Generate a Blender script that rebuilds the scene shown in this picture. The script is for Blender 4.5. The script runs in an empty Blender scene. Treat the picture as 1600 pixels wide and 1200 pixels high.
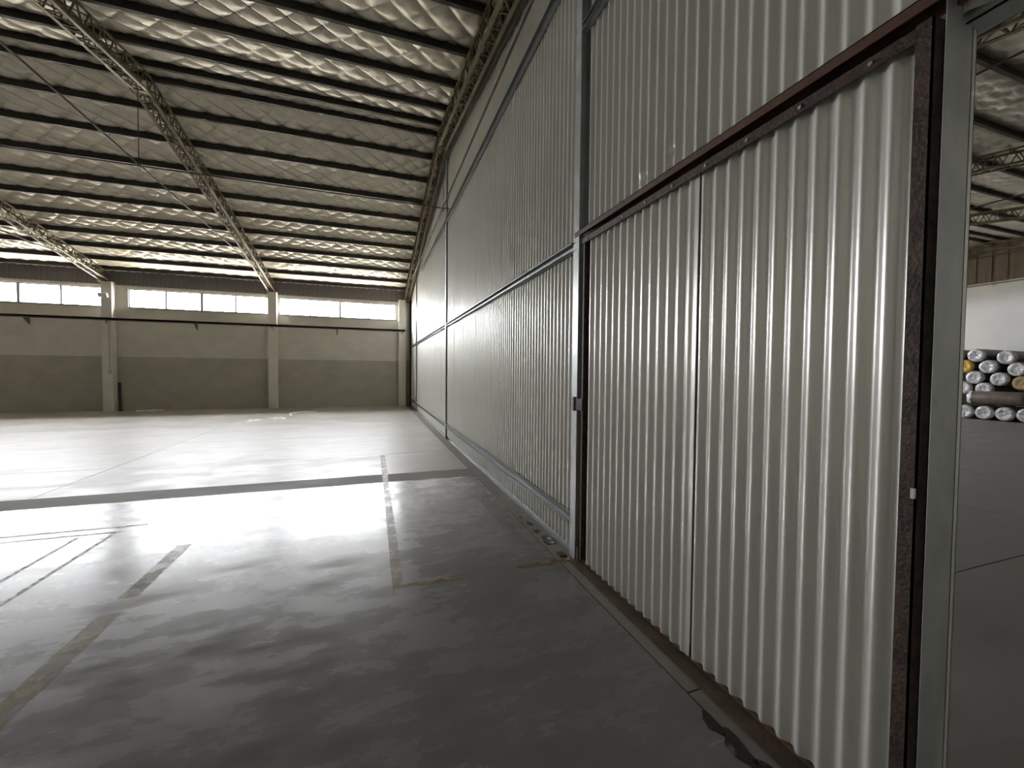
import bpy, math, random
import numpy as np
from mathutils import Matrix, Vector
random.seed(7)
C = bpy.context.scene.collection
sc = bpy.context.scene

# ------------------------------------------------------------------ camera
F, YAW, PITCH, ROLL, CAMH = 636.55, 0.330105, -0.0298368, 0.00901968, 1.5
fw = np.array([math.sin(YAW)*math.cos(PITCH), math.cos(YAW)*math.cos(PITCH), math.sin(PITCH)])
_r = np.array([math.cos(YAW), -math.sin(YAW), 0.0]); _u = np.cross(_r, fw)
rt = math.cos(ROLL)*_r+math.sin(ROLL)*_u; up = -math.sin(ROLL)*_r+math.cos(ROLL)*_u
cam_d = bpy.data.cameras.new('camera'); cam = bpy.data.objects.new('camera', cam_d); C.objects.link(cam)
cam_d.sensor_width = 36; cam_d.lens = F/1600*36; cam_d.clip_start = .02; cam_d.clip_end = 300
cam.matrix_world = Matrix(((rt[0], up[0], -fw[0], 0), (rt[1], up[1], -fw[1], 0), (rt[2], up[2], -fw[2], CAMH), (0, 0, 0, 1)))
sc.camera = cam
def on_x(px, py, X):
    d = (px-800)/F*rt-(py-600)/F*up+fw
    return np.array([0, 0, CAMH])+X/d[0]*d

# ------------------------------------------------------------------ daylight outside: even, hazy bright sky
w = bpy.data.worlds.new('daylight'); sc.world = w; w.use_nodes = True
nt = w.node_tree; nt.nodes.clear()
out = nt.nodes.new('ShaderNodeOutputWorld'); bg = nt.nodes.new('ShaderNodeBackground')
bg.inputs[0].default_value = (.96, .985, 1.02, 1)
bg.inputs[1].default_value = 10.0; nt.links.new(bg.outputs[0], out.inputs[0])
sc.view_settings.view_transform = 'Standard'; sc.view_settings.look = 'None'; sc.view_settings.gamma = 1
sc.view_settings.use_curve_mapping = False; sc.view_settings.exposure = 2.85
sc.cycles.max_bounces = 10; sc.cycles.diffuse_bounces = 7; sc.cycles.glossy_bounces = 5; sc.cycles.transparent_max_bounces = 12
sc.cycles.use_denoising = True; sc.cycles.sample_clamp_indirect = 8

# ------------------------------------------------------------------ dimensions (metres)
XL, XR, Y0, YW = -20.0, 22.2, -2.5, 18.0        # left end, right end, near wall, window wall
RIDGE = 8.65
PITCHC = .0775                                   # corrugation pitch
def zb(Y):                                       # underside of the trusses
    if Y > RIDGE:
        t = (YW-Y)/(YW-RIDGE); return 4.49+(YW-Y)*.178+.05*math.sin(math.pi*t)
    return 6.155-(RIDGE-Y)*.155
TD = .30                                         # truss depth
def portal(name, loc, rot, sx, sy):
    l = bpy.data.lights.new(name, 'AREA'); l.shape = 'RECTANGLE'; l.size = sx; l.size_y = sy; l.cycles.is_portal = True
    o = bpy.data.objects.new(name, l); C.objects.link(o); o.location = loc; o.rotation_euler = rot
WIN = [(-18.5, -13.95), (-13.2, -8.86), (-8.12, -3.80), (-3.43, .95), (1.75, 6.15), (6.75, 11.25), (11.8, 16.3), (16.9, 21.3)]
WZ0, WZ1 = 3.635, 4.30
for i, (a, b) in enumerate(WIN): portal('window_daylight' if i in (1, 2, 3) else 'window_daylight_offscreen', ((a+b)/2, YW+.22, (WZ0+WZ1)/2), (math.radians(-90), 0, 0), b-a, WZ1-WZ0)

# ------------------------------------------------------------------ materials
def mat(name, col, rough=.6, metal=0.0, col2=None, scale=3.0, detail=4.0, stretch=(1, 1, 1), lo=.35, hi=.65, bump=0.0, bscale=60, rvar=0.0, spec=.5, coat=None):
    m = bpy.data.materials.new(name); m.use_nodes = True; n = m.node_tree.nodes; L = m.node_tree.links
    b = n['Principled BSDF']; b.inputs['Base Color'].default_value = (*col, 1); b.inputs['Roughness'].default_value = rough
    b.inputs['Metallic'].default_value = metal; b.inputs['Specular IOR Level'].default_value = spec
    g = n.new('ShaderNodeNewGeometry'); mpg = n.new('ShaderNodeMapping'); mpg.inputs['Scale'].default_value = stretch
    L.new(g.outputs['Position'], mpg.inputs[0])
    if col2:
        t = n.new('ShaderNodeTexNoise'); t.inputs['Scale'].default_value = scale; t.inputs['Detail'].default_value = detail; t.inputs['Roughness'].default_value = .65
        L.new(mpg.outputs[0], t.inputs['Vector'])
        r = n.new('ShaderNodeValToRGB'); r.color_ramp.elements[0].position = lo; r.color_ramp.elements[1].position = hi
        r.color_ramp.elements[0].color = (*col, 1); r.color_ramp.elements[1].color = (*col2, 1)
        L.new(t.outputs['Fac'], r.inputs[0]); L.new(r.outputs[0], b.inputs['Base Color'])
        if rvar:
            k = n.new('ShaderNodeMapRange'); k.inputs[1].default_value = .3; k.inputs[2].default_value = .7
            k.inputs[3].default_value = rough-rvar; k.inputs[4].default_value = rough+rvar
            L.new(t.outputs['Fac'], k.inputs[0]); L.new(k.outputs[0], b.inputs['Roughness'])
    if bump:
        t2 = n.new('ShaderNodeTexNoise'); t2.inputs['Scale'].default_value = bscale; t2.inputs['Detail'].default_value = 3
        L.new(g.outputs['Position'], t2.inputs['Vector']); bp = n.new('ShaderNodeBump'); bp.inputs['Strength'].default_value = bump; bp.inputs['Distance'].default_value = .01
        L.new(t2.outputs['Fac'], bp.inputs['Height']); L.new(bp.outputs[0], b.inputs['Normal'])
    return m
M = {}
M['sheet'] = mat('aluzinc_sheet', (.82, .815, .765), .31, .42, (.87, .865, .82), 2.2, 5, (1, 3, .35), rvar=.015)
M['galv'] = mat('galvanised_steel', (.45, .47, .465), .40, .4, (.58, .60, .59), 9, 5, (1, 1, .6), rvar=.08)
M['girt'] = mat('grey_galvanised_girt', (.25, .265, .265), .42, .5, (.34, .355, .35), 9, 5, (1, 1, .6), rvar=.06)
M['rust'] = mat('red_oxide_steel', (.095, .042, .026), .6, 0, (.15, .065, .036), 7, 5, (1, 1, 1), bump=.15)
M['rust_dark'] = mat('rusted_brown_steel', (.045, .03, .022), .6, .1, (.13, .075, .05), 22, 6, (1, 1, 1), lo=.4, hi=.7, bump=.35, bscale=90)
M['track'] = mat('rusty_floor_track', (.05, .037, .027), .75, 0, (.12, .072, .035), 6, 5, (1, 1, 1), bump=.3)
M['purlin'] = mat('brown_painted_purlin', (.055, .048, .04), .55, 0, (.08, .07, .058), 4, 3)
M['truss'] = mat('khaki_painted_truss', (.17, .13, .07), .45, .1, (.24, .19, .11), 6, 4)
M['lace'] = mat('brown_lacing_steel', (.135, .108, .062), .5, .1, (.19, .155, .095), 6, 4)
M['tie'] = mat('brown_steel_rod', (.07, .045, .035), .55, .1, (.1, .065, .05), 8, 4)
M['foil'] = mat('quilted_foil_insulation', (.60, .555, .45), .43, .25, (.67, .625, .51), 3, 4, rvar=.04)
M['net'] = mat('netting_wire', (.16, .15, .13), .5, .3)
M['roofsheet'] = mat('roof_sheet', (.3, .3, .29), .5, .4)
M['fascia'] = mat('fascia_metal', (.155, .138, .13), .6, .1, (.19, .17, .158), 4, 4, (3, 1, .4))
M['column'] = mat('column_paint', (.55, .525, .46), .75, 0, (.61, .585, .515), 3, 5, (1, 1, .7))
M['frame'] = mat('window_frame_paint', (.30, .27, .26), .55)
M['closure'] = mat('closure_sheet', (.10, .082, .068), .6, .1, (.17, .145, .12), 8, 5)
M['ledge'] = mat('ledge_paint', (.12, .105, .088), .6, .1, (.15, .13, .11), 5, 3)
M['white_wall'] = mat('white_wall_paint', (.80, .79, .75), .8, 0, (.84, .83, .79), 2, 4)
M['clad'] = mat('brown_cladding', (.14, .11, .07), .6, .1, (.20, .155, .10), 3, 4, (1, 4, .3))
M['dark'] = mat('dark_steel', (.03, .028, .026), .5, .3)
M['cloth'] = mat('white_cloth', (.88, .87, .84), .9, 0, (.7, .68, .63), 14, 4)
M['wood'] = mat('dark_plank', (.035, .022, .015), .8, 0, (.06, .04, .028), 10, 4, (1, 1, .2))
M['wrap'] = mat('brown_carpet_wrap', (.13, .10, .085), .45, 0, (.20, .155, .13), 5, 4)
M['plastic'] = mat('clear_plastic_wrap', (.42, .41, .42), .18, .1, (.80, .80, .82), 16, 5, (1, 1, 1), lo=.4, hi=.6, bump=.8, bscale=22)
M['gold'] = mat('yellow_plastic_wrap', (.62, .36, .04), .22, 0, (.78, .52, .10), 14, 4, bump=.6, bscale=20)
M['kraft'] = mat('tan_cardboard_core', (.42, .30, .16), .7, 0, (.5, .37, .2), 12, 3)
M['lampgrey'] = mat('lamp_housing', (.38, .38, .36), .5, .3)
def concrete(name, c1, c2, c3, rough, rvar, bump, spec=.5):
    m = bpy.data.materials.new(name); m.use_nodes = True; n = m.node_tree.nodes; L = m.node_tree.links; b = n['Principled BSDF']
    g = n.new('ShaderNodeNewGeometry'); b.inputs['Specular IOR Level'].default_value = spec
    def noise(s, d, st=(1, 1, 1)):
        mpg = n.new('ShaderNodeMapping'); mpg.inputs['Scale'].default_value = st; L.new(g.outputs['Position'], mpg.inputs[0])
        t = n.new('ShaderNodeTexNoise'); t.inputs['Scale'].default_value = s; t.inputs['Detail'].default_value = d; t.inputs['Roughness'].default_value = .62
        L.new(mpg.outputs[0], t.inputs['Vector']); return t
    a = noise(.8, 6, (1, 1.6, 1)); d = noise(2.6, 9, (.8, 2.2, 1)); e = noise(26, 5)
    r = n.new('ShaderNodeValToRGB'); r.color_ramp.elements[0].position = .36; r.color_ramp.elements[0].color = (*c1, 1)
    r.color_ramp.elements[1].position = .64; r.color_ramp.elements[1].color = (*c2, 1); L.new(a.outputs['Fac'], r.inputs[0])
    r2 = n.new('ShaderNodeValToRGB'); r2.color_ramp.elements[0].position = .45; r2.color_ramp.elements[0].color = (0, 0, 0, 1)
    r2.color_ramp.elements[1].position = .85; L.new(d.outputs['Fac'], r2.inputs[0])
    mx = n.new('ShaderNodeMix'); mx.data_type = 'RGBA'; L.new(r2.outputs[0], mx.inputs[0]); L.new(r.outputs[0], mx.inputs[6]); mx.inputs[7].default_value = (*c3, 1)
    L.new(mx.outputs[2], b.inputs['Base Color'])
    ad = n.new('ShaderNodeMath'); ad.operation = 'ADD'; L.new(a.outputs['Fac'], ad.inputs[0]); L.new(d.outputs['Fac'], ad.inputs[1])
    k = n.new('ShaderNodeMapRange'); k.inputs[1].default_value = .6; k.inputs[2].default_value = 1.4; k.interpolation_type = 'SMOOTHSTEP'; k.inputs[3].default_value = rough-rvar; k.inputs[4].default_value = rough+rvar
    L.new(ad.outputs[0], k.inputs[0]); L.new(k.outputs[0], b.inputs['Roughness'])
    bp = n.new('ShaderNodeBump'); bp.inputs['Strength'].default_value = bump; bp.inputs['Distance'].default_value = .006
    L.new(e.outputs['Fac'], bp.inputs['Height']); L.new(bp.outputs[0], b.inputs['Normal'])
    return m
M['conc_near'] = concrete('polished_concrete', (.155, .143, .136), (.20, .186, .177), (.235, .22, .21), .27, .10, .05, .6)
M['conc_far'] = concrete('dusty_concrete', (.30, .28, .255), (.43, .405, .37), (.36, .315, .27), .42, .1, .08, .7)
M['conc_strip'] = concrete('rough_concrete_strip', (.17, .15, .127), (.23, .205, .175), (.27, .24, .205), .7, .08, .2)
M['conc_edge'] = concrete('edge_concrete', (.17, .15, .13), (.25, .222, .192), (.20, .162, .13), .6, .1, .2)
M['conc_hall'] = concrete('grey_hall_concrete', (.155, .143, .136), (.20, .186, .177), (.235, .22, .21), .42, .1, .08)
M['ground'] = mat('pale_outdoor_concrete', (.44, .40, .33), .85, 0, (.52, .48, .40), .6, 5)
M['sub'] = mat('joint_dark', (.03, .027, .024), .9)
# window wall: limewashed above, darker beige paint below 1.9 m
def wallpaint():
    m = mat('two_tone_wall_paint', (.50, .475, .41), .8, 0, (.57, .545, .475), 1.6, 6, (1, 1, 1.6)); n = m.node_tree.nodes; L = m.node_tree.links; b = n['Principled BSDF']
    src = b.inputs['Base Color'].links[0].from_socket
    g = n.new('ShaderNodeNewGeometry'); s = n.new('ShaderNodeSeparateXYZ'); L.new(g.outputs['Position'], s.inputs[0])
    gt = n.new('ShaderNodeMath'); gt.operation = 'GREATER_THAN'; gt.inputs[1].default_value = 1.91; L.new(s.outputs[2], gt.inputs[0])
    mul = n.new('ShaderNodeMix'); mul.data_type = 'RGBA'; mul.blend_type = 'MULTIPLY'; mul.inputs[0].default_value = 1; L.new(src, mul.inputs[6]); mul.inputs[7].default_value = (.68, .67, .64, 1)
    mx = n.new('ShaderNodeMix'); mx.data_type = 'RGBA'; L.new(gt.outputs[0], mx.inputs[0]); L.new(mul.outputs[2], mx.inputs[6]); L.new(src, mx.inputs[7])
    L.new(mx.outputs[2], b.inputs['Base Color']); return m
M['wallpaint'] = wallpaint()
def glass():
    m = bpy.data.materials.new('window_glass'); m.use_nodes = True; n = m.node_tree.nodes; L = m.node_tree.links; n.clear()
    o = n.new('ShaderNodeOutputMaterial'); t = n.new('ShaderNodeBsdfTransparent'); g = n.new('ShaderNodeBsdfGlossy'); g.inputs['Roughness'].default_value = .05
    x = n.new('ShaderNodeMixShader'); x.inputs[0].default_value = .08; L.new(t.outputs[0], x.inputs[1]); L.new(g.outputs[0], x.inputs[2]); L.new(x.outputs[0], o.inputs[0]); return m
M['glass'] = glass()
def worn(name, col, rough, scale, lo, hi, stretch=(1, 1, 1)):      # worn paint or stain with see-through gaps
    m = bpy.data.materials.new(name); m.use_nodes = True; n = m.node_tree.nodes; L = m.node_tree.links
    b = n['Principled BSDF']; b.inputs['Base Color'].default_value = (*col, 1); b.inputs['Roughness'].default_value = rough
    g = n.new('ShaderNodeNewGeometry'); mpg = n.new('ShaderNodeMapping'); mpg.inputs['Scale'].default_value = stretch; L.new(g.outputs['Position'], mpg.inputs[0])
    t = n.new('ShaderNodeTexNoise'); t.inputs['Scale'].default_value = scale; t.inputs['Detail'].default_value = 6; t.inputs['Roughness'].default_value = .7; L.new(mpg.outputs[0], t.inputs['Vector'])
    k = n.new('ShaderNodeMapRange'); k.inputs[1].default_value = lo; k.inputs[2].default_value = hi; L.new(t.outputs['Fac'], k.inputs[0]); L.new(k.outputs[0], b.inputs['Alpha']); return m
M['yellow'] = worn('worn_yellow_paint', (.36, .25, .09), .38, 9, .36, .66)
M['yellow2'] = worn('faded_yellow_paint', (.50, .39, .20), .28, 5, .36, .72)
M['tape'] = worn('dirty_tape_residue', (.14, .115, .095), .4, 14, .3, .6)
M['chalk'] = worn('white_scuff', (.42, .42, .40), .6, 20, .48, .75, (6, .5, 1))
M['oil'] = worn('oil_stain', (.012, .011, .01), .35, 8, .36, .5)

# ------------------------------------------------------------------ mesh helpers
class MB:
    def __init__(s): s.v = []; s.f = []
    def box(s, x0, x1, y0, y1, z0, z1):
        i = len(s.v); s.v += [(x, y, z) for x in (x0, x1) for y in (y0, y1) for z in (z0, z1)]
        s.f += [tuple(i+k for k in q) for q in ((0, 1, 3, 2), (4, 6, 7, 5), (0, 4, 5, 1), (2, 3, 7, 6), (0, 2, 6, 4), (1, 5, 7, 3))]; return s
    def bar(s, p, q, wd, ht, upv=(0, 0, 1)):           # rectangular bar from p to q
        p = Vector(p); q = Vector(q); d = (q-p).normalized(); a = d.cross(Vector(upv))
        if a.length < 1e-4: a = d.cross(Vector((1, 0, 0)))
        a.normalize(); b = a.cross(d); i = len(s.v)
        for e in (p, q):
            for (m_, k) in ((-1, -1), (1, -1), (1, 1), (-1, 1)): s.v.append(tuple(e+a*(m_*wd/2)+b*(k*ht/2)))
        s.f += [(i, i+1, i+5, i+4), (i+1, i+2, i+6, i+5), (i+2, i+3, i+7, i+6), (i+3, i, i+4, i+7), (i+3, i+2, i+1, i), (i+4, i+5, i+6, i+7)]; return s
    def tube(s, pts, r, n=8, cap=True):
        pts = [Vector(p) for p in pts]; rings = []
        for k, p in enumerate(pts):
            d = (pts[min(k+1, len(pts)-1)]-pts[max(k-1, 0)]).normalized()
            a = d.cross(Vector((0, 0, 1)));
            if a.length < 1e-3: a = d.cross(Vector((1, 0, 0)))
            a.normalize(); b = a.cross(d); rr = r[k] if isinstance(r, (list, tuple)) else r
            rings.append(len(s.v)); s.v += [tuple(p+(a*math.cos(t)+b*math.sin(t))*rr) for t in (2*math.pi*j/n for j in range(n))]
        for k in range(len(rings)-1):
            for j in range(n): s.f.append((rings[k]+j, rings[k]+(j+1) % n, rings[k+1]+(j+1) % n, rings[k+1]+j))
        if cap: s.f.append(tuple(rings[0]+j for j in range(n))[::-1]); s.f.append(tuple(rings[-1]+j for j in range(n)))
        return s
    def mesh(s, name, m, smooth=False):
        me = bpy.data.meshes.new(name); me.from_pydata(s.v, [], s.f); me.materials.append(M[m])
        if smooth: me.polygons.foreach_set('use_smooth', [True]*len(me.polygons))
        me.update(); return me
    def build(s, name, m, parent=None, smooth=False): return link(name, s.mesh(name, m, smooth), parent)
def link(name, me, parent=None, loc=None, rot=None):
    o = bpy.data.objects.new(name, me); C.objects.link(o); o.parent = parent
    if loc is not None: o.location = loc
    if rot is not None: o.rotation_euler = rot
    return o
def empty(name, loc=(0, 0, 0)):
    o = bpy.data.objects.new(name, None); C.objects.link(o); o.location = loc; o.empty_display_size = .2; return o
def tag(o, label=None, cat=None, group=None, kind=None):
    if label: o['label'] = label
    if cat: o['category'] = cat
    if group: o['group'] = group
    if kind: o['kind'] = kind
    return o
def grid(name, xs, ys, fn, m, parent, smooth=True):                # fn(a, b) -> xyz over a parameter grid
    v = [fn(a, b) for b in ys for a in xs]; nx = len(xs)
    f = [(j*nx+i, j*nx+i+1, (j+1)*nx+i+1, (j+1)*nx+i) for j in range(len(ys)-1) for i in range(nx-1)]
    me = bpy.data.meshes.new(name); me.from_pydata(v, [], f); me.materials.append(M[m])
    if smooth: me.polygons.foreach_set('use_smooth', [True]*len(me.polygons))
    me.update(); return link(name, me, parent)
def frange(a, b, n): return [a+(b-a)*i/n for i in range(n+1)]

# ================================================================== SETTING: floor
floor = MB().box(XL-.4, XR+.4, Y0-.4, YW+.4, -.25, -.008).build('floor', 'sub')
tag(floor, 'grey concrete warehouse floor of cast slabs with dark joints', 'floor', kind='structure')
def slab(x0, x1, y0, y1, m, name='concrete_slab', top=0.0, j=.005):
    MB().box(x0+j, x1-j, y0+j, y1-j, -.03, top).build(name, m, floor)
XJ = [XL, -13.75, -8.72, -3.70, 1.40]
for a, b in zip(XJ[:-1], XJ[1:]):
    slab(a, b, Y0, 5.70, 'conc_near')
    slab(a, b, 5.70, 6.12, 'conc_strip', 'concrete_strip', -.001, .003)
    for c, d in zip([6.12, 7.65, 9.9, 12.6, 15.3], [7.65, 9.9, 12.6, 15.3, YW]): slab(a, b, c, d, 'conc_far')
for c, d in zip([Y0, 1.5, 2.9, 5.70, 6.12, 7.3, 10.5, 14.2], [1.5, 2.9, 5.70, 6.12, 7.3, 10.5, 14.2, YW]): slab(1.40, 1.95, c, d, 'conc_edge', 'edge_slab', -.001)
XH = [1.95, 6.45, 11.5, 16.55, XR]
for a, b in zip(XH[:-1], XH[1:]):
    for c, d in zip([Y0, 1.8, 6.2, 10.6, 14.6], [1.8, 6.2, 10.6, 14.6, YW]): slab(a, b, c, d, 'conc_hall')
def mark(name, x0, x1, y0, y1, m, z=.0012): MB().box(x0, x1, y0, y1, .0, z).build(name, m, floor)
mark('painted_line', .13, .205, 2.86, 7.55, 'yellow'); mark('painted_line', .205, .61, 2.865, 2.915, 'yellow', .0016)
mark('painted_line', 1.05, 1.50, 2.88, 2.925, 'yellow', .0016)
mark('painted_line', -1.575, -1.46, .9, 3.10, 'yellow2'); mark('painted_line', -1.57, -1.465, 3.30, 4.15, 'yellow2')
mark('tape_mark', -2.48, -2.452, 2.3, 4.60, 'tape'); mark('tape_mark', -2.235, -2.207, 2.2, 4.66, 'tape')
mark('tape_mark', -3.4, -2.05, 4.79, 4.825, 'tape', .0016); mark('tape_mark', -3.5, -2.2, 4.65, 4.675, 'tape', .0016)
mark('scuff_mark', 1.17, 1.30, 3.30, 4.95, 'chalk')
def blob(cx, cy, rx, ry, m, seed):
    r = random.Random(seed); n = 28; mb = MB(); ph = [r.uniform(0, 6.28) for _ in range(4)]
    for z in (0, .0016):
        for k in range(n):
            t = 2*math.pi*k/n; q = 1+.22*math.sin(2*t+ph[0])+.16*math.sin(3*t+ph[1])+.12*math.sin(5*t+ph[2])
            mb.v.append((cx+rx*q*math.cos(t), cy+ry*q*math.sin(t), z))
    mb.f.append(tuple(range(n, 2*n))); mb.f += [(k, (k+1) % n, n+(k+1) % n, n+k) for k in range(n)]
    mb.build('oil_stain', m, floor)
for i, a in enumerate([(1.375, 1.33, .03, .05), (1.385, 1.20, .032, .10), (1.40, 1.06, .035, .08), (1.49, 3.30, .045, .13), (1.46, 3.52, .03, .05), (1.47, 3.72, .025, .05), (1.44, 3.9, .02, .03)]): blob(*a, 'oil', i)

# ================================================================== SETTING: walls of the hall
wall_back = tag(empty('wall_back', (0, YW, 0)), 'window wall painted pale above and beige below under a strip of windows', 'wall', kind='structure')
def part(name, m, parent, mb, smooth=False):
    o = mb.build(name, m, None, smooth); o.parent = parent; o.matrix_parent_inverse = Matrix.Translation(-Vector(parent.location)); return o
part('masonry', 'wallpaint', wall_back, MB().box(XL, XR, YW, YW+.2, -.05, WZ0))
edges = [XL]+[e for ab in WIN for e in ab]+[XR]
for k in range(0, len(edges), 2): part('masonry_pier', 'column', wall_back, MB().box(edges[k], edges[k+1], YW, YW+.2, WZ0, WZ1))
part('lintel', 'column', wall_back, MB().box(XL, XR, YW-.01, YW+.2, WZ1, 4.42))
# corrugated fascia between lintel and eaves
fx = np.arange(XL, XR, .03)
v = [(x, YW-.012+.003*math.sin(x*2*math.pi/.13), z) for z in (4.40, 5.3) for x in fx]; nf = len(fx)
me = bpy.data.meshes.new('fascia_sheet'); me.from_pydata(v, [], [(i, i+1, nf+i+1, nf+i) for i in range(nf-1)]); me.materials.append(M['fascia']); me.update()
o = link('fascia_sheet', me, wall_back); o.matrix_parent_inverse = Matrix.Translation((0, -YW, 0))
COLX = [-18.75, -13.7, -8.61, -3.62, 1.19, 6.45, 11.5, 16.55]
for x in COLX: part('column', 'column', wall_back, MB().box(x-.145, x+.145, 17.75, YW+.01, 0, 4.47))
# ledge angle along the window wall with its brackets
part('ledge_angle', 'ledge', wall_back, MB().box(XL, 1.30, 17.69, 17.745, 3.165, 3.225).box(XL, 1.30, 17.69, 17.70, 3.13, 3.225))
for x in (-10.75, -8.61, -6.1, -3.62, -1.35, 1.19):
    mb = MB(); yb = 17.75 if x in COLX else 18.0
    mb.v = [(x+s*.015, y, z) for s in (-1, 1) for (y, z) in ((17.70, 3.165), (yb, 3.165), (yb, 2.93 if yb > 17.9 else 3.03))]
    mb.f = [(0, 1, 2), (5, 4, 3), (0, 3, 4, 1), (1, 4, 5, 2), (2, 5, 3, 0)]; part('bracket', 'ledge', wall_back, mb)
# windows
for i, (a, b) in enumerate(WIN):
    wn = tag(empty('window_%d' % (i+1), ((a+b)/2, YW, WZ0)), 'high strip window of four panes in a thin painted steel frame', 'window', kind='structure')
    y0, y1 = YW+.03, YW+.07
    part('frame', 'frame', wn, MB().box(a, b, y0, y1, WZ0, WZ0+.035).box(a, b, y0, y1, WZ1-.035, WZ1).box(a, a+.035, y0, y1, WZ0, WZ1).box(b-.035, b, y0, y1, WZ0, WZ1))
    part('sill', 'frame', wn, MB().box(a-.03, b+.03, YW-.02, YW+.03, WZ0-.03, WZ0))
    for k in (1, 2, 3):
        x = a+(b-a)*k/4; t = .04 if k == 2 else .025
        part('mullion', 'frame', wn, MB().box(x-t, x+t, y0, y1, WZ0+.035, WZ1-.035))
    for k in range(4):
        x0, x1 = a+(b-a)*k/4, a+(b-a)*(k+1)/4
        part('pane', 'glass', wn, MB().box(x0+.01, x1-.01, YW+.048, YW+.052, WZ0+.02, WZ1-.02))
# end walls and near wall (outside the picture, they close the hall)
wl = tag(MB().box(XL-.2, XL, Y0, YW+.2, -.05, 6.9).build('wall_left', 'white_wall'), 'plain white painted end wall', 'wall', kind='structure')
wn_ = tag(MB().box(XL-.2, XR+.2, Y0-.2, Y0, -.05, 5.3).build('wall_front', 'wallpaint'), 'plain white painted long wall', 'wall', kind='structure')
we = tag(MB().box(XR, XR+.2, Y0, YW+.2, 0, 5.0).build('wall_end', 'white_wall'), 'white painted end wall under brown cladding behind the rolls', 'wall', kind='structure')
we['label'] = 'white painted end wall behind the pile of rolls'
MB().box(XR-.03, XR, Y0, YW, 5.0, 5.06).build('wall_cap', 'column', we)
k = 0
for y in np.arange(Y0, YW, .42):                                   # brown ribbed cladding above the white wall
    MB().box(XR+.0, XR+.06, y, y+.36, 5.06, 7.0).box(XR+.035, XR+.06, y+.36, y+.42, 5.06, 7.0).build('cladding_board', 'clad', we)

gr_ = tag(MB().box(-70, 70, YW+.41, 120, -.25, -.03).build('ground_outside', 'ground'), 'pale concrete ground outside the window wall', 'ground', kind='structure')

# ================================================================== SETTING: ceiling (purlins, quilted foil, netting, roof sheets)
ceil = tag(empty('ceiling', (0, RIDGE, 6.8)), 'gabled roof underside of quilted foil insulation between dark steel purlins', 'ceiling', kind='structure')
PY = [17.68, 16.9, 15.98, 15.1, 14.1, 13.17, 12.3, 11.38, 10.43, 9.55, 8.80, 8.38, 7.72, 6.83, 5.93, 5.02, 4.12, 3.22, 2.3, 1.4, .5, -.4, -1.3, -2.2]
PH = .14
def cpart(name, m, mb, smooth=False): return part(name, m, ceil, mb, smooth)
for y in PY:
    for (xa, xb) in ((XL, 1.39), (1.39, XR)):
        z = zb(y)+TD; s = .178 if y > RIDGE else -.155
        mb = MB().box(xa, xb, y-.003, y+.003, z, z+PH)            # C section: web, two flanges, lip
        mb.box(xa, xb, y-.055, y, z, z+.004).box(xa, xb, y-.055, y, z+PH-.004, z+PH).box(xa, xb, y-.055, y-.051, z, z+.018)
        cpart('purlin', 'purlin', mb)
DX = .43
def ztop(y): return zb(y)+TD+PH
def foil_z(x, y, ya, yb):
    t = (y-ya)/(yb-ya); zl = ztop(ya)*(1-t)+ztop(yb)*t
    e = math.sin(math.pi*min(max(t, 0), 1)); u = (x+y)/DX; q = (x-y)/DX
    n1 = math.sin(x*1.7+y*2.3)+math.sin(x*3.1-y*1.3+1)
    d = min(abs(u-round(u)), abs(q-round(q)))*2                   # 0 on a netting wire, 1 in the middle of a quilt
    return zl-.030*e-.006*e*n1-.045*min(1, e*2.4)*(1-(1-d)**3)
YS = [YW+.05]+PY+[Y0]
net = MB()
for yb, ya in zip(YS[:-1], YS[1:]):
    n = max(6, int((yb-ya)/.036)); ys = frange(ya, yb, n)
    for (xa, xb, st) in ((XL, -13.5, .2), (-13.5, 1.40, .036), (1.40, XR, .10)):
        xs = frange(xa, xb, int((xb-xa)/st))
        o = grid('insulation_panel', xs, ys, lambda x, y: (x, y, foil_z(x, y, ya, yb)), 'foil', None); o.parent = ceil; o.matrix_parent_inverse = Matrix.Translation(-Vector(ceil.location))
    for sgn in (1, -1):                                            # netting wires along the quilting creases
        c0 = math.floor((-13.5-abs(yb)-2)/DX)
        for c in range(c0, int((1.4+yb+2)/DX)+2):
            pts = []
            for k in range(5):
                y = ya+(yb-ya)*k/4; x = c*DX-sgn*y
                if -13.5 < x < 1.4: pts.append((x, y, foil_z(x, y, ya, yb)-.006))
            if len(pts) > 1: net.tube(pts, .0055, 3, False)
tag(cpart('wire_netting', 'net', net), 'diagonal wire netting holding up the foil', kind='stuff')
for (ya, yb) in ((Y0-.3, RIDGE), (RIDGE, YW+.6)):
    za, zc = ztop(max(ya, Y0)), ztop(min(yb, YW)); mb = MB(); i = 0
    mb.v = [(x, y, z+h) for h in (.06, .09) for (y, z) in ((ya, za), (yb, zc)) for x in (XL-.3, XR+.3)]
    mb.f = [(0, 2, 3, 1), (4, 5, 7, 6), (0, 1, 5, 4), (2, 6, 7, 3), (0, 4, 6, 2), (1, 3, 7, 5)]; cpart('roof_sheet', 'roofsheet', mb)

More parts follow.
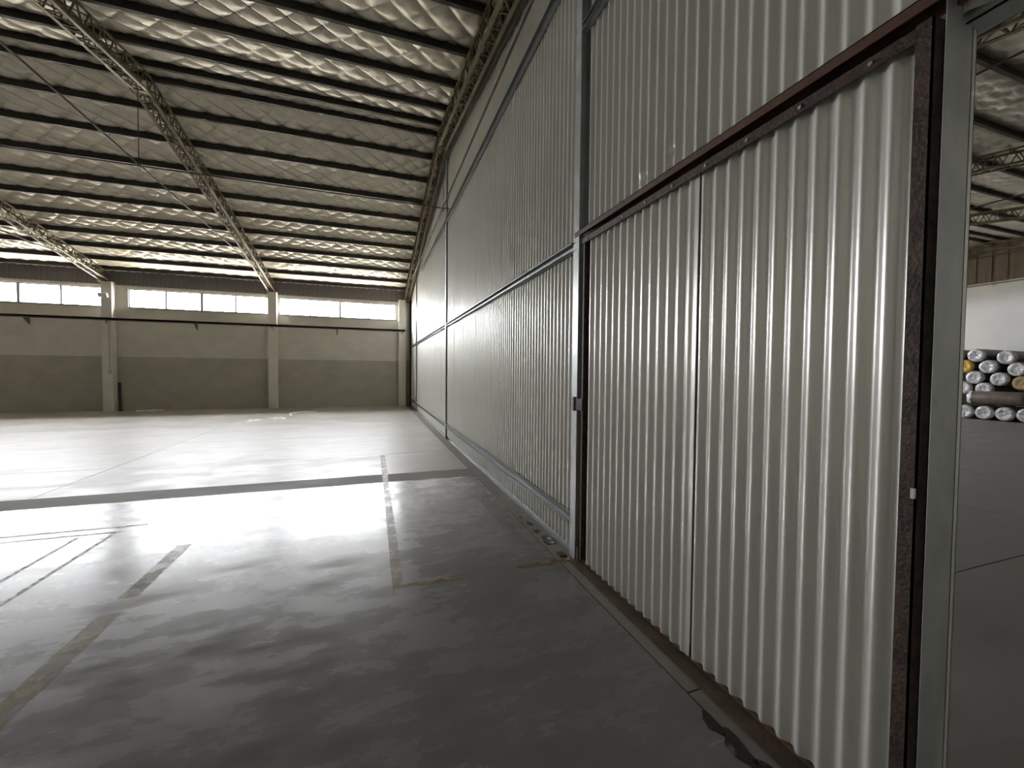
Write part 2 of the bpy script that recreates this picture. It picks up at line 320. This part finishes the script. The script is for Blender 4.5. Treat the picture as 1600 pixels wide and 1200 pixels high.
# ================================================================== SETTING: corrugated partition
wall_right = tag(empty('wall_right', (1.575, 8, 0)), 'tall corrugated metal partition between the two halls on galvanised posts', 'wall', kind='structure')
def rpart(name, m, mb, smooth=False): return part(name, m, wall_right, mb, smooth)
def corr_sheet(y0, y1, z0, ztopf, xc, parent, rows=(0, .5, 1), amp=.0118, dents=(), zlist=None, flat=0):
    n = max(8, int(round((y1-y0)/PITCHC*8))); ys = frange(y0, y1, n); nr = len(zlist) if zlist else len(rows); v = []
    for r in range(nr):
        for y in ys:
            zt = ztopf(y); z = zlist[r] if zlist and r < nr-1 else (zt if zlist else z0+(zt-z0)*rows[r])
            a = amp*(0 if flat and y < y0+flat else 1)
            x = xc-a*math.cos(2*math.pi*y/PITCHC)
            if flat and y < y0+flat: x = xc-amp*.3
            for (dy, dz, dd, rr) in dents: x += dd*math.exp(-((y-dy)**2+(z-dz)**2)/rr**2)
            v.append((x, y, z))
    nn = len(ys); f = [(r*nn+i, r*nn+i+1, (r+1)*nn+i+1, (r+1)*nn+i) for r in range(nr-1) for i in range(nn-1)]
    me = bpy.data.meshes.new('corrugated_sheet'); me.from_pydata(v, [], f); me.materials.append(M['sheet']); me.polygons.foreach_set('use_smooth', [True]*len(f)); me.update()
    o = link('corrugated_sheet', me, parent); o.matrix_parent_inverse = Matrix.Translation(-Vector(parent.location)); return o
XS = 1.577
wtop = lambda y: zb(y)+.12
seams = [2.975, 3.60]+[3.60+.93*k for k in range(1, 15)]+[17.55, 17.98]
for i, (a, b) in enumerate(zip(seams[:-1], seams[1:])): corr_sheet(a, b+.03, .045, wtop, XS+.006*(i % 2), wall_right)
zl = [2.52, 2.56]+[2.60+.012*k for k in range(22)]+[3.2, 4.5, 9]
corr_sheet(1.70, 2.80, 2.52, wtop, XS, wall_right, dents=((2.15, 2.69, .022, .03), (2.17, 2.64, .012, .02), (1.895, 2.74, .016, .022)), zlist=zl)
corr_sheet(.62, 1.74, 2.52, wtop, XS+.009, wall_right); corr_sheet(-.60, .66, 2.645, wtop, XS, wall_right)
for a, b in ((-1.53, -.57), (-2.5, -1.5)): corr_sheet(a, b, .045, wtop, XS+.003, wall_right)
# posts: galvanised C sections, open towards the doorway side
def cpost(y0, y1, x0=1.535, x1=1.635, zt=None, lip=.022):
    z1 = zt or zb((y0+y1)/2)+.05; t = .004
    mb = MB().box(x0, x1, y1-t, y1, 0, z1).box(x0, x0+t, y0, y1, 0, z1).box(x1-t, x1, y0, y1, 0, z1).box(x0, x0+lip*.4, y0, y0+t, 0, z1).box(x1-lip, x1, y0, y0+t, 0, z1)
    rpart('post', 'galv', mb)
for (a, b) in ((2.885, 2.985), (9.02, 9.14), (15.55, 15.68)): cpost(a, b)
rpart('corner_angle', 'dark', MB().box(1.50, 1.60, 17.88, 17.9, 0, 4.5).box(1.50, 1.51, 17.8, 17.9, 0, 4.5))
# girts (C sections) across the posts; one piece per bay
def girt(y0, y1, z, h=.075, d=.05, x1=1.567):
    x0 = x1-d; t = .004
    rpart('girt', 'girt', MB().box(x1-t, x1, y0, y1, z, z+h).box(x0, x1, y0, y1, z+h-t, z+h).box(x0, x1, y0, y1, z, z+t).box(x0, x0+t, y0, y1, z+h-.012, z+h).box(x0, x0+t, y0, y1, z, z+.012))
for (a, b) in ((2.985, 9.02), (9.14, 15.55), (15.68, 17.88)):
    girt(a, b, .265); girt(a, b, 2.47)
girt(2.985, 9.02, 4.76); girt(9.14, 13.6, 4.76)
girt(-.6, 2.86, 4.10)
rpart('base_channel', 'girt', MB().box(1.556, 1.60, 2.985, 17.9, 0, .004).box(1.598, 1.602, 2.985, 17.9, 0, .05))
# brown closure sheet hanging between the truss and the wall top, ragged at its lower edge
ys = frange(2.9, 17.8, 200); rr = random.Random(3); vv = []
for y in ys: vv.append((1.545, y, zb(y)-.05+.006*math.sin(y*9)+rr.uniform(-.012, .012)))
for y in ys: vv.append((1.555, y, zb(y)+TD+.05))
nn = len(ys); me = bpy.data.meshes.new('closure_sheet'); me.from_pydata(vv, [], [(i, i+1, nn+i+1, nn+i) for i in range(nn-1)]); me.materials.append(M['closure']); me.update()
o = link('closure_sheet', me, wall_right); o.matrix_parent_inverse = Matrix.Translation(-Vector(wall_right.location))
o = rpart('gable_sheet', 'closure', MB()); me = o.data; ys = frange(-2.5, 18, 60)
vv = [(1.60, y, zb(y)-.3) for y in ys]+[(1.60, y, ztop(y)+.05) for y in ys]; nn = len(ys)
me.from_pydata(vv, [], [(i, i+1, nn+i+1, nn+i) for i in range(nn-1)]); me.update()
# sliding door gear: rusty overhead track, floor track, right-hand jamb and lintel of the opening
rpart('door_track', 'rust', MB().box(1.495, 1.500, .50, 2.885, 2.548, 2.586).box(1.495, 1.56, .50, 2.885, 2.582, 2.586).box(1.556, 1.56, .50, 2.885, 2.54, 2.586))
rpart('floor_track', 'track', MB().box(1.475, 1.575, .70, 2.86, 0, .007).box(1.568, 1.575, .70, 2.86, 0, .03))
rpart('rust_shoe', 'track', MB().box(1.54, 1.60, 2.845, 2.88, 0, .11).box(1.44, 1.50, 2.96, 3.03, 0, .012))
jz = 2.62
rpart('jamb_post', 'galv', MB().box(1.509, 1.638, .710, .7115, 0, jz).box(1.634, 1.638, .710, .80, 0, jz).box(1.60, 1.605, .714, .80, 0, jz))
rpart('edge_flashing', 'sheet', MB().box(1.638, 1.660, .711, .714, 0, jz-.02).box(1.657, 1.660, .711, .80, 0, jz-.02))
rpart('lintel_beam', 'galv', MB().box(1.60, 1.604, -.65, .80, 2.50, 2.66).box(1.60, 1.69, -.65, .80, 2.50, 2.505).box(1.60, 1.69, -.65, .80, 2.655, 2.66).box(1.686, 1.69, -.65, .8, 2.50, 2.66))
rpart('jamb_post', 'galv', MB().box(1.533, 1.685, -.60, -.595, 0, jz).box(1.68, 1.685, -.68, -.6, 0, jz).box(1.533, 1.538, -.68, -.6, 0, jz))
# door
door = tag(empty('door_1', (1.55, 1.8, 0)), 'closed corrugated sliding door in a rusty steel frame', 'door', kind='structure')
XD = 1.551
corr_sheet(1.655, 2.745, .035, lambda y: 2.512, XD, door, flat=.035)
corr_sheet(.782, 1.68, .035, lambda y: 2.512, XD+.007, door)
def dpart(name, m, mb, smooth=False): return part(name, m, door, mb, smooth)
tr = dpart('top_rail', 'rust_dark', MB().box(1.522, 1.527, .75, 2.81, 2.484, 2.53).box(1.522, 1.575, .75, 2.81, 2.526, 2.53))
for k in range(9):
    y = .9+.23*k; MB().tube([(1.522, y, 2.503), (1.517, y, 2.503)], .007, 8).build('rivet', 'galv', tr)
dpart('bottom_rail', 'track', MB().box(1.5715, 1.59, .75, 2.81, .03, .075))
dpart('stile', 'rust_dark', MB().box(1.530, 1.535, 2.785, 2.81, .03, 2.484).box(1.530, 1.58, 2.806, 2.81, .03, 2.53).box(1.576, 1.58, 2.74, 2.81, .03, 2.53))
dpart('stile', 'rust_dark', MB().box(1.520, 1.525, .742, .784, .03, 2.53).box(1.520, 1.572, .742, .747, .03, 2.53).box(1.568, 1.572, .742, .80, .03, 2.53))
dpart('mid_stile', 'rust_dark', MB().box(1.568, 1.59, 1.64, 1.69, .03, 2.53))
la = dpart('latch', 'dark', MB().box(1.522, 1.530, 2.78, 2.925, 1.205, 1.295).box(1.515, 1.53, 2.895, 2.925, 1.195, 1.305))
MB().tube([(1.515, 2.91, 1.265), (1.511, 2.91, 1.265)], .007, 8).build('bolt', 'galv', la)
dpart('guide_block', 'cloth', MB().box(1.512, 1.52, .742, .752, 1.135, 1.165))

# ================================================================== roof trusses
BARS = {}
def bar_mesh(L):
    key = round(L, 2)
    if key not in BARS: BARS[key] = MB().box(-.008, .008, -.008, .008, -key/2, key/2).mesh('lacing_bar', 'lace')
    return BARS[key]
def truss(xa, xb, label, pieces=None, yr=(-2.4, 17.95), tie=True, sides=(0, 1)):
    xm = (xa+xb)/2; root = tag(empty('roof_truss', (xm, YW-.1, 4.47)), label, 'truss', 'lattice roof trusses of the two halls')
    inv = Matrix.Translation(-Vector(root.location))
    def tp(name, m, mb):
        o = mb.build(name, m, root); o.matrix_parent_inverse = inv; return o
    for x, s in ((xa, 1), (xb, -1)):                               # four angle-section chords
        for h, t in ((0, 1), (TD, -1)):
            mb = MB()
            for seg in (frange(yr[0], RIDGE, 4), frange(RIDGE, yr[1], 14)):
                for p, q in zip(seg[:-1], seg[1:]):
                    mb.bar((x+s*.022, p, zb(p)+h+t*.002), (x+s*.022, q, zb(q)+h+t*.002), .048, .005)
                    mb.bar((x+s*.002, p, zb(p)+h+t*.018), (x+s*.002, q, zb(q)+h+t*.018), .005, .042)
            tp('chord', 'truss', mb)
    rest = MB(); ps = .275; n = int((yr[1]-yr[0])/ps); cnt = 0
    def lace(p, q, single):
        nonlocal cnt
        if single:
            d = Vector(q)-Vector(p); o = link('lacing_bar', bar_mesh(d.length), root); o.location = (Vector(p)+Vector(q))/2; o.rotation_mode = 'QUATERNION'
            o.rotation_quaternion = d.to_track_quat('Z', 'X'); o.matrix_parent_inverse = inv; cnt += 1
        else: rest.bar(p, q, .016, .016, (0, 0, 1) if abs((Vector(q)-Vector(p)).normalized().z) < .9 else (1, 0, 0))
    for k in range(n, 0, -1):
        y0 = yr[0]+(k-1)*ps; y1 = yr[0]+k*ps; ym = (y0+y1)/2
        sg = pieces and pieces[0] < ym < pieces[1] and cnt < 294
        e = .008
        lace((xa, y0, zb(y0)+e), (xb, y0, zb(y0)+e), sg); lace((xa, y0, zb(y0)+e), (xb, y1, zb(y1)+e), sg)
        for j, x in ((0, xa), (1, xb)):
            s2 = sg and j == (1 if xm < 0 else 0)
            lace((x, y0, zb(y0)+.01), (x, ym, zb(ym)+TD-.01), s2); lace((x, ym, zb(ym)+TD-.01), (x, y1, zb(y1)+.01), s2)
        lace((xa, y0, zb(y0)+TD-.01), (xb, y1, zb(y1)+TD-.01), False)
    tag(tp('lacing', 'lace', rest), kind='stuff')
    tp('ridge_plate', 'truss', MB().box(xa-.01, xa-.004, RIDGE-.07, RIDGE+.07, zb(RIDGE)-.03, zb(RIDGE)+.06).box(xb+.004, xb+.01, RIDGE-.07, RIDGE+.07, zb(RIDGE)-.03, zb(RIDGE)+.06).box(xa, xb, RIDGE-.05, RIDGE+.05, zb(RIDGE)-.012, zb(RIDGE)-.004))
    tp('shoe_plate', 'truss', MB().box(xa-.01, xb+.01, 17.72, 17.98, 4.46, 4.475))
    if tie:
        yt = 15.6
        tp('tie_rod', 'tie', MB().tube([(xm, -2.4, 4.9)]+[(xm, y, 4.9-.012*math.sin(math.pi*(y-8.6)/7)) for y in frange(8.6, yt, 8)], .014, 8))
        tp('hanger_rod', 'tie', MB().tube([(xm, 8.54, zb(8.54)), (xm, 8.54, 4.89)], .006, 6))
        tp('hook', 'tie', MB().tube([(xm, 8.54+.045*math.sin(t), 4.85-.045*math.cos(t)) for t in frange(.4, 5.9, 12)], .006, 6))
    return root
truss(-3.80, -3.55, 'khaki lattice truss running over the middle column of the window wall', (5.6, 17.95))
truss(1.29, 1.49, 'khaki lattice truss running along the top of the corrugated partition', (3.0, 17.0))
truss(-8.85, -8.60, 'khaki lattice truss ending on the column that carries the small floodlight', (12.4, 17.95))
truss(-13.85, -13.60, 'khaki lattice truss over the bay beyond the floodlight column')
truss(6.33, 6.57, 'lattice truss of the far hall seen just over the lintel beam of the opening')
truss(11.38, 11.62, 'lattice truss of the far hall, second beyond the lintel beam')
truss(16.43, 16.67, 'lattice truss of the far hall in front of the one along the brown cladding')
truss(21.5, 21.74, 'lattice truss of the far hall lying along the brown cladding', (6.5, 10.5))
cb = MB().tube([(x, 8.58, 4.885+.10*((x+1)/12)**2*(1 if x < -1 else 0)) for x in frange(-14, 1.53, 40)], .010, 6).build('bracing_rod', 'dark')
tag(cb, 'thin dark rod crossing under the roof from truss tie to partition', 'rod')

# ================================================================== things on the window wall and floor
fl = tag(empty('floodlight', (-8.64, 17.75, 3.95)), 'small grey floodlight on the column top beside the strip windows', 'lamp')
def tpart(root, name, m, mb, smooth=False): return part(name, m, root, mb, smooth)
tpart(fl, 'housing', 'lampgrey', MB().bar((-8.64, 17.60, 3.96), (-8.64, 17.68, 4.0), .24, .14))
tpart(fl, 'lens', 'plastic', MB().bar((-8.64, 17.592, 3.956), (-8.64, 17.60, 3.96), .20, .11))
tpart(fl, 'bracket', 'dark', MB().box(-8.66, -8.62, 17.66, 17.752, 3.95, 3.98))
cd = tag(empty('conduit', (-8.545, 17.74, 1.33)), 'thin grey electrical conduit running down the column under the floodlight', 'conduit')
tpart(cd, 'pipe', 'lampgrey', MB().tube([(-8.545, 17.737, 3.13), (-8.545, 17.737, 1.42)], .013, 8))
tpart(cd, 'outlet_box', 'lampgrey', MB().box(-8.585, -8.505, 17.715, 17.752, 1.30, 1.42))
tag(MB().bar((-8.33, 17.86, .0), (-8.40, 17.97, 1.0), .075, .03, (0, 1, 0)).build('wooden_plank', 'wood'), 'dark short plank leaning in the corner beside the column', 'plank')
def rag(cx, cy, rx, ry, h, seed, label, cat='cloth', ang=0.0):
    r = random.Random(seed); n = 18; ph = [r.uniform(0, 6.28) for _ in range(6)]; xs = frange(-1, 1, n)
    def fn(a, b):
        rad = math.hypot(a, b); q = max(0, 1-rad**2)
        wob = 1+.18*math.sin(3*math.atan2(b, a)+ph[0])+.12*math.sin(5*math.atan2(b, a)+ph[1])
        z = .004+h*q*(.45+.3*math.sin(5*a+ph[2])+.25*math.sin(7*b+3*a+ph[3])) if rad < 1 else .003
        u, v_ = a*rx*wob, b*ry*wob
        if rad > 1: u, v_ = u/rad, v_/rad
        return (cx+u*math.cos(ang)-v_*math.sin(ang), cy+u*math.sin(ang)+v_*math.cos(ang), max(.003, z))
    o = grid('rag', xs, xs, fn, 'cloth', None); return tag(o, label, cat)
rag(-3.30, 13.75, .19, .28, .07, 1, 'crumpled white rag on the floor, the flatter one of two')
rag(-2.76, 14.15, .24, .26, .08, 5, 'crumpled white rag on the floor, from which a strap trails')
tag(MB().tube([(-2.47, 14.50, .025), (-2.5, 14.8, .015), (-2.62, 15.3, .02), (-2.5, 15.8, .02), (-2.2, 16.05, .02), (-1.9, 16.1, .015)], [.02, .03, .035, .03, .03, .02], 6).build('strap', 'cloth'), 'pale strap trailing from the white rag towards the window wall', 'strap')
tag(MB().bar((-7.75, 17.55, .03), (-7.02, 17.6, .03), .10, .05).build('board_scrap', 'cloth'), 'pale scrap board on the floor near the leaning plank', 'board')

# ================================================================== rolls in the far hall
R, XE = .235, 20.35
RP = [(1523.7, 555.7), (1572, 558.6), (1508.6, 573.7), (1543, 573), (1588.5, 577), (1520.8, 590), (1560.5, 592.4), (1596.6, 598.8), (1504.5, 604.6), (1533.6, 604), (1516, 620.5), (1508, 639.6), (1539.5, 641.4), (1575.6, 641.8), (1612, 642)]
def roll(y, z, xe, ln, m, label, r=R, cross=False, group='rolls piled in the far hall'):
    rr = random.Random(int(y*100+z*1000)); t = tag(empty('carpet_roll', (xe, y, z-r)), label, 'roll', group)
    def loc(p): return (xe+p[0], y+p[1], z+p[2])
    n = 20; mb = MB(); xs = [.06, .12, ln*.5, ln-.1, ln]; rs = [r*.93, r, r*1.0, r, r*.9]; rings = []
    for x, q in zip(xs, rs):
        rings.append(len(mb.v))
        for k in range(n):
            a = 2*math.pi*k/n; qq = q*(1-.03*abs(math.sin(a*2+x))); p = (x, qq*math.cos(a), qq*math.sin(a))
            if cross: p = (p[1], -(p[0]), p[2])
            mb.v.append(loc(p))
    for a, b in zip(rings[:-1], rings[1:]):
        for k in range(n): mb.f.append((a+k, a+(k+1) % n, b+(k+1) % n, b+k))
    mb.f.append(tuple(rings[-1]+k for k in range(n)))
    tpart(t, 'wrapping', 'wrap', mb, True)
    cap = MB(); rg = [(.10, 1.0), (.03, .97), (-.02, .82), (.0, .55), (.02, .3), (.01, .08)]; rings = []      # gathered plastic end
    for (x, q) in rg:
        rings.append(len(cap.v))
        for k in range(n):
            a = 2*math.pi*k/n; p = (x+rr.uniform(-.018, .018), r*1.01*q*math.cos(a), r*1.01*q*math.sin(a))
            if cross: p = (p[1], -p[0], p[2])
            cap.v.append(loc(p))
    for a, b in zip(rings[:-1], rings[1:]):
        for k in range(n): cap.f.append((a+k, a+(k+1) % n, b+(k+1) % n, b+k))
    cap.f.append(tuple(rings[-1]+k for k in range(n)))
    tpart(t, 'end_wrap', m, cap, True)
    return t
items = []                                                          # [y, z, end x, kind]
for i, (px, py) in enumerate(RP):
    xe = XE-.5 if i >= 11 else (XE-.22 if i == 10 else XE+.1); P = on_x(px, py, xe)
    items.append([P[1], max(R, P[2]), xe, {2: 'gold', 7: 'kraft'}.get(i, 'plastic'), i])
for (y, z) in ((9.6, R), (10.12, R), (9.85, .70), (9.55, 1.12), (9.8, 1.55), (9.4, 1.95), (9.0, 2.2), (6.75, R), (6.6, .75), (6.85, 1.25), (6.6, 1.7)): items.append([y, z, XE+.15, 'plastic', 99])
stack = [q for q in items if q[4] != 10]
for it in range(400):                                               # settle the pile so that rolls touch instead of cutting into each other
    for a in range(len(stack)):
        for b in range(a):
            p, q = stack[a], stack[b]; dy, dz = p[0]-q[0], p[1]-q[1]; d = math.hypot(dy, dz) or 1e-6; g = 2*R*1.03-d
            if g > 0: p[0] += dy/d*g*.3; p[1] += dz/d*g*.3; q[0] -= dy/d*g*.3; q[1] -= dz/d*g*.3
    for p in stack: p[1] = R+.006 if 11 <= p[4] < 99 else max(R+.006, p[1])
for p in items:
    if p[4] == 10: p[1] = max(p[1], max(q[1] for q in items if 11 <= q[4] < 99)+2*R+.03)
for (y, z, xe, kind, i) in items:
    if kind == 'gold': roll(y, z, xe, 1.7, 'gold', 'roll with a golden yellow plastic end in the pile', group=None)
    elif kind == 'kraft': roll(y, z, xe, 1.7, 'kraft', 'roll with a tan ringed end in the pile', group=None)
    elif i == 10: roll(y, z, xe, 1.35, 'plastic', 'brown roll lying crosswise over the ends of the bottom rolls', cross=True, group=None)
    elif i in (0, 1): roll(y, z, xe, 1.7, 'plastic', 'brown carpet roll in the top layer of the pile, clear plastic over its end', group='top rolls of the pile')
    elif i in (8, 9): roll(y, z, xe, 1.7, 'plastic', 'brown carpet roll whose plastic end is half hidden behind the crosswise roll', group='rolls behind the crosswise roll')
    elif i == 3: roll(y, z, xe, 1.7, 'plastic', 'brown carpet roll with a plastic end right beside the golden yellow one', group=None)
    elif i >= 11 and i < 99: roll(y, z, xe, 1.8, 'plastic', 'brown carpet roll on the floor, its plastic end sticking out of the pile', group='bottom rolls of the pile')
    else: roll(y, z, xe, 1.7, 'plastic', 'brown carpet roll with clear plastic bunched over its end, stacked in the pile')
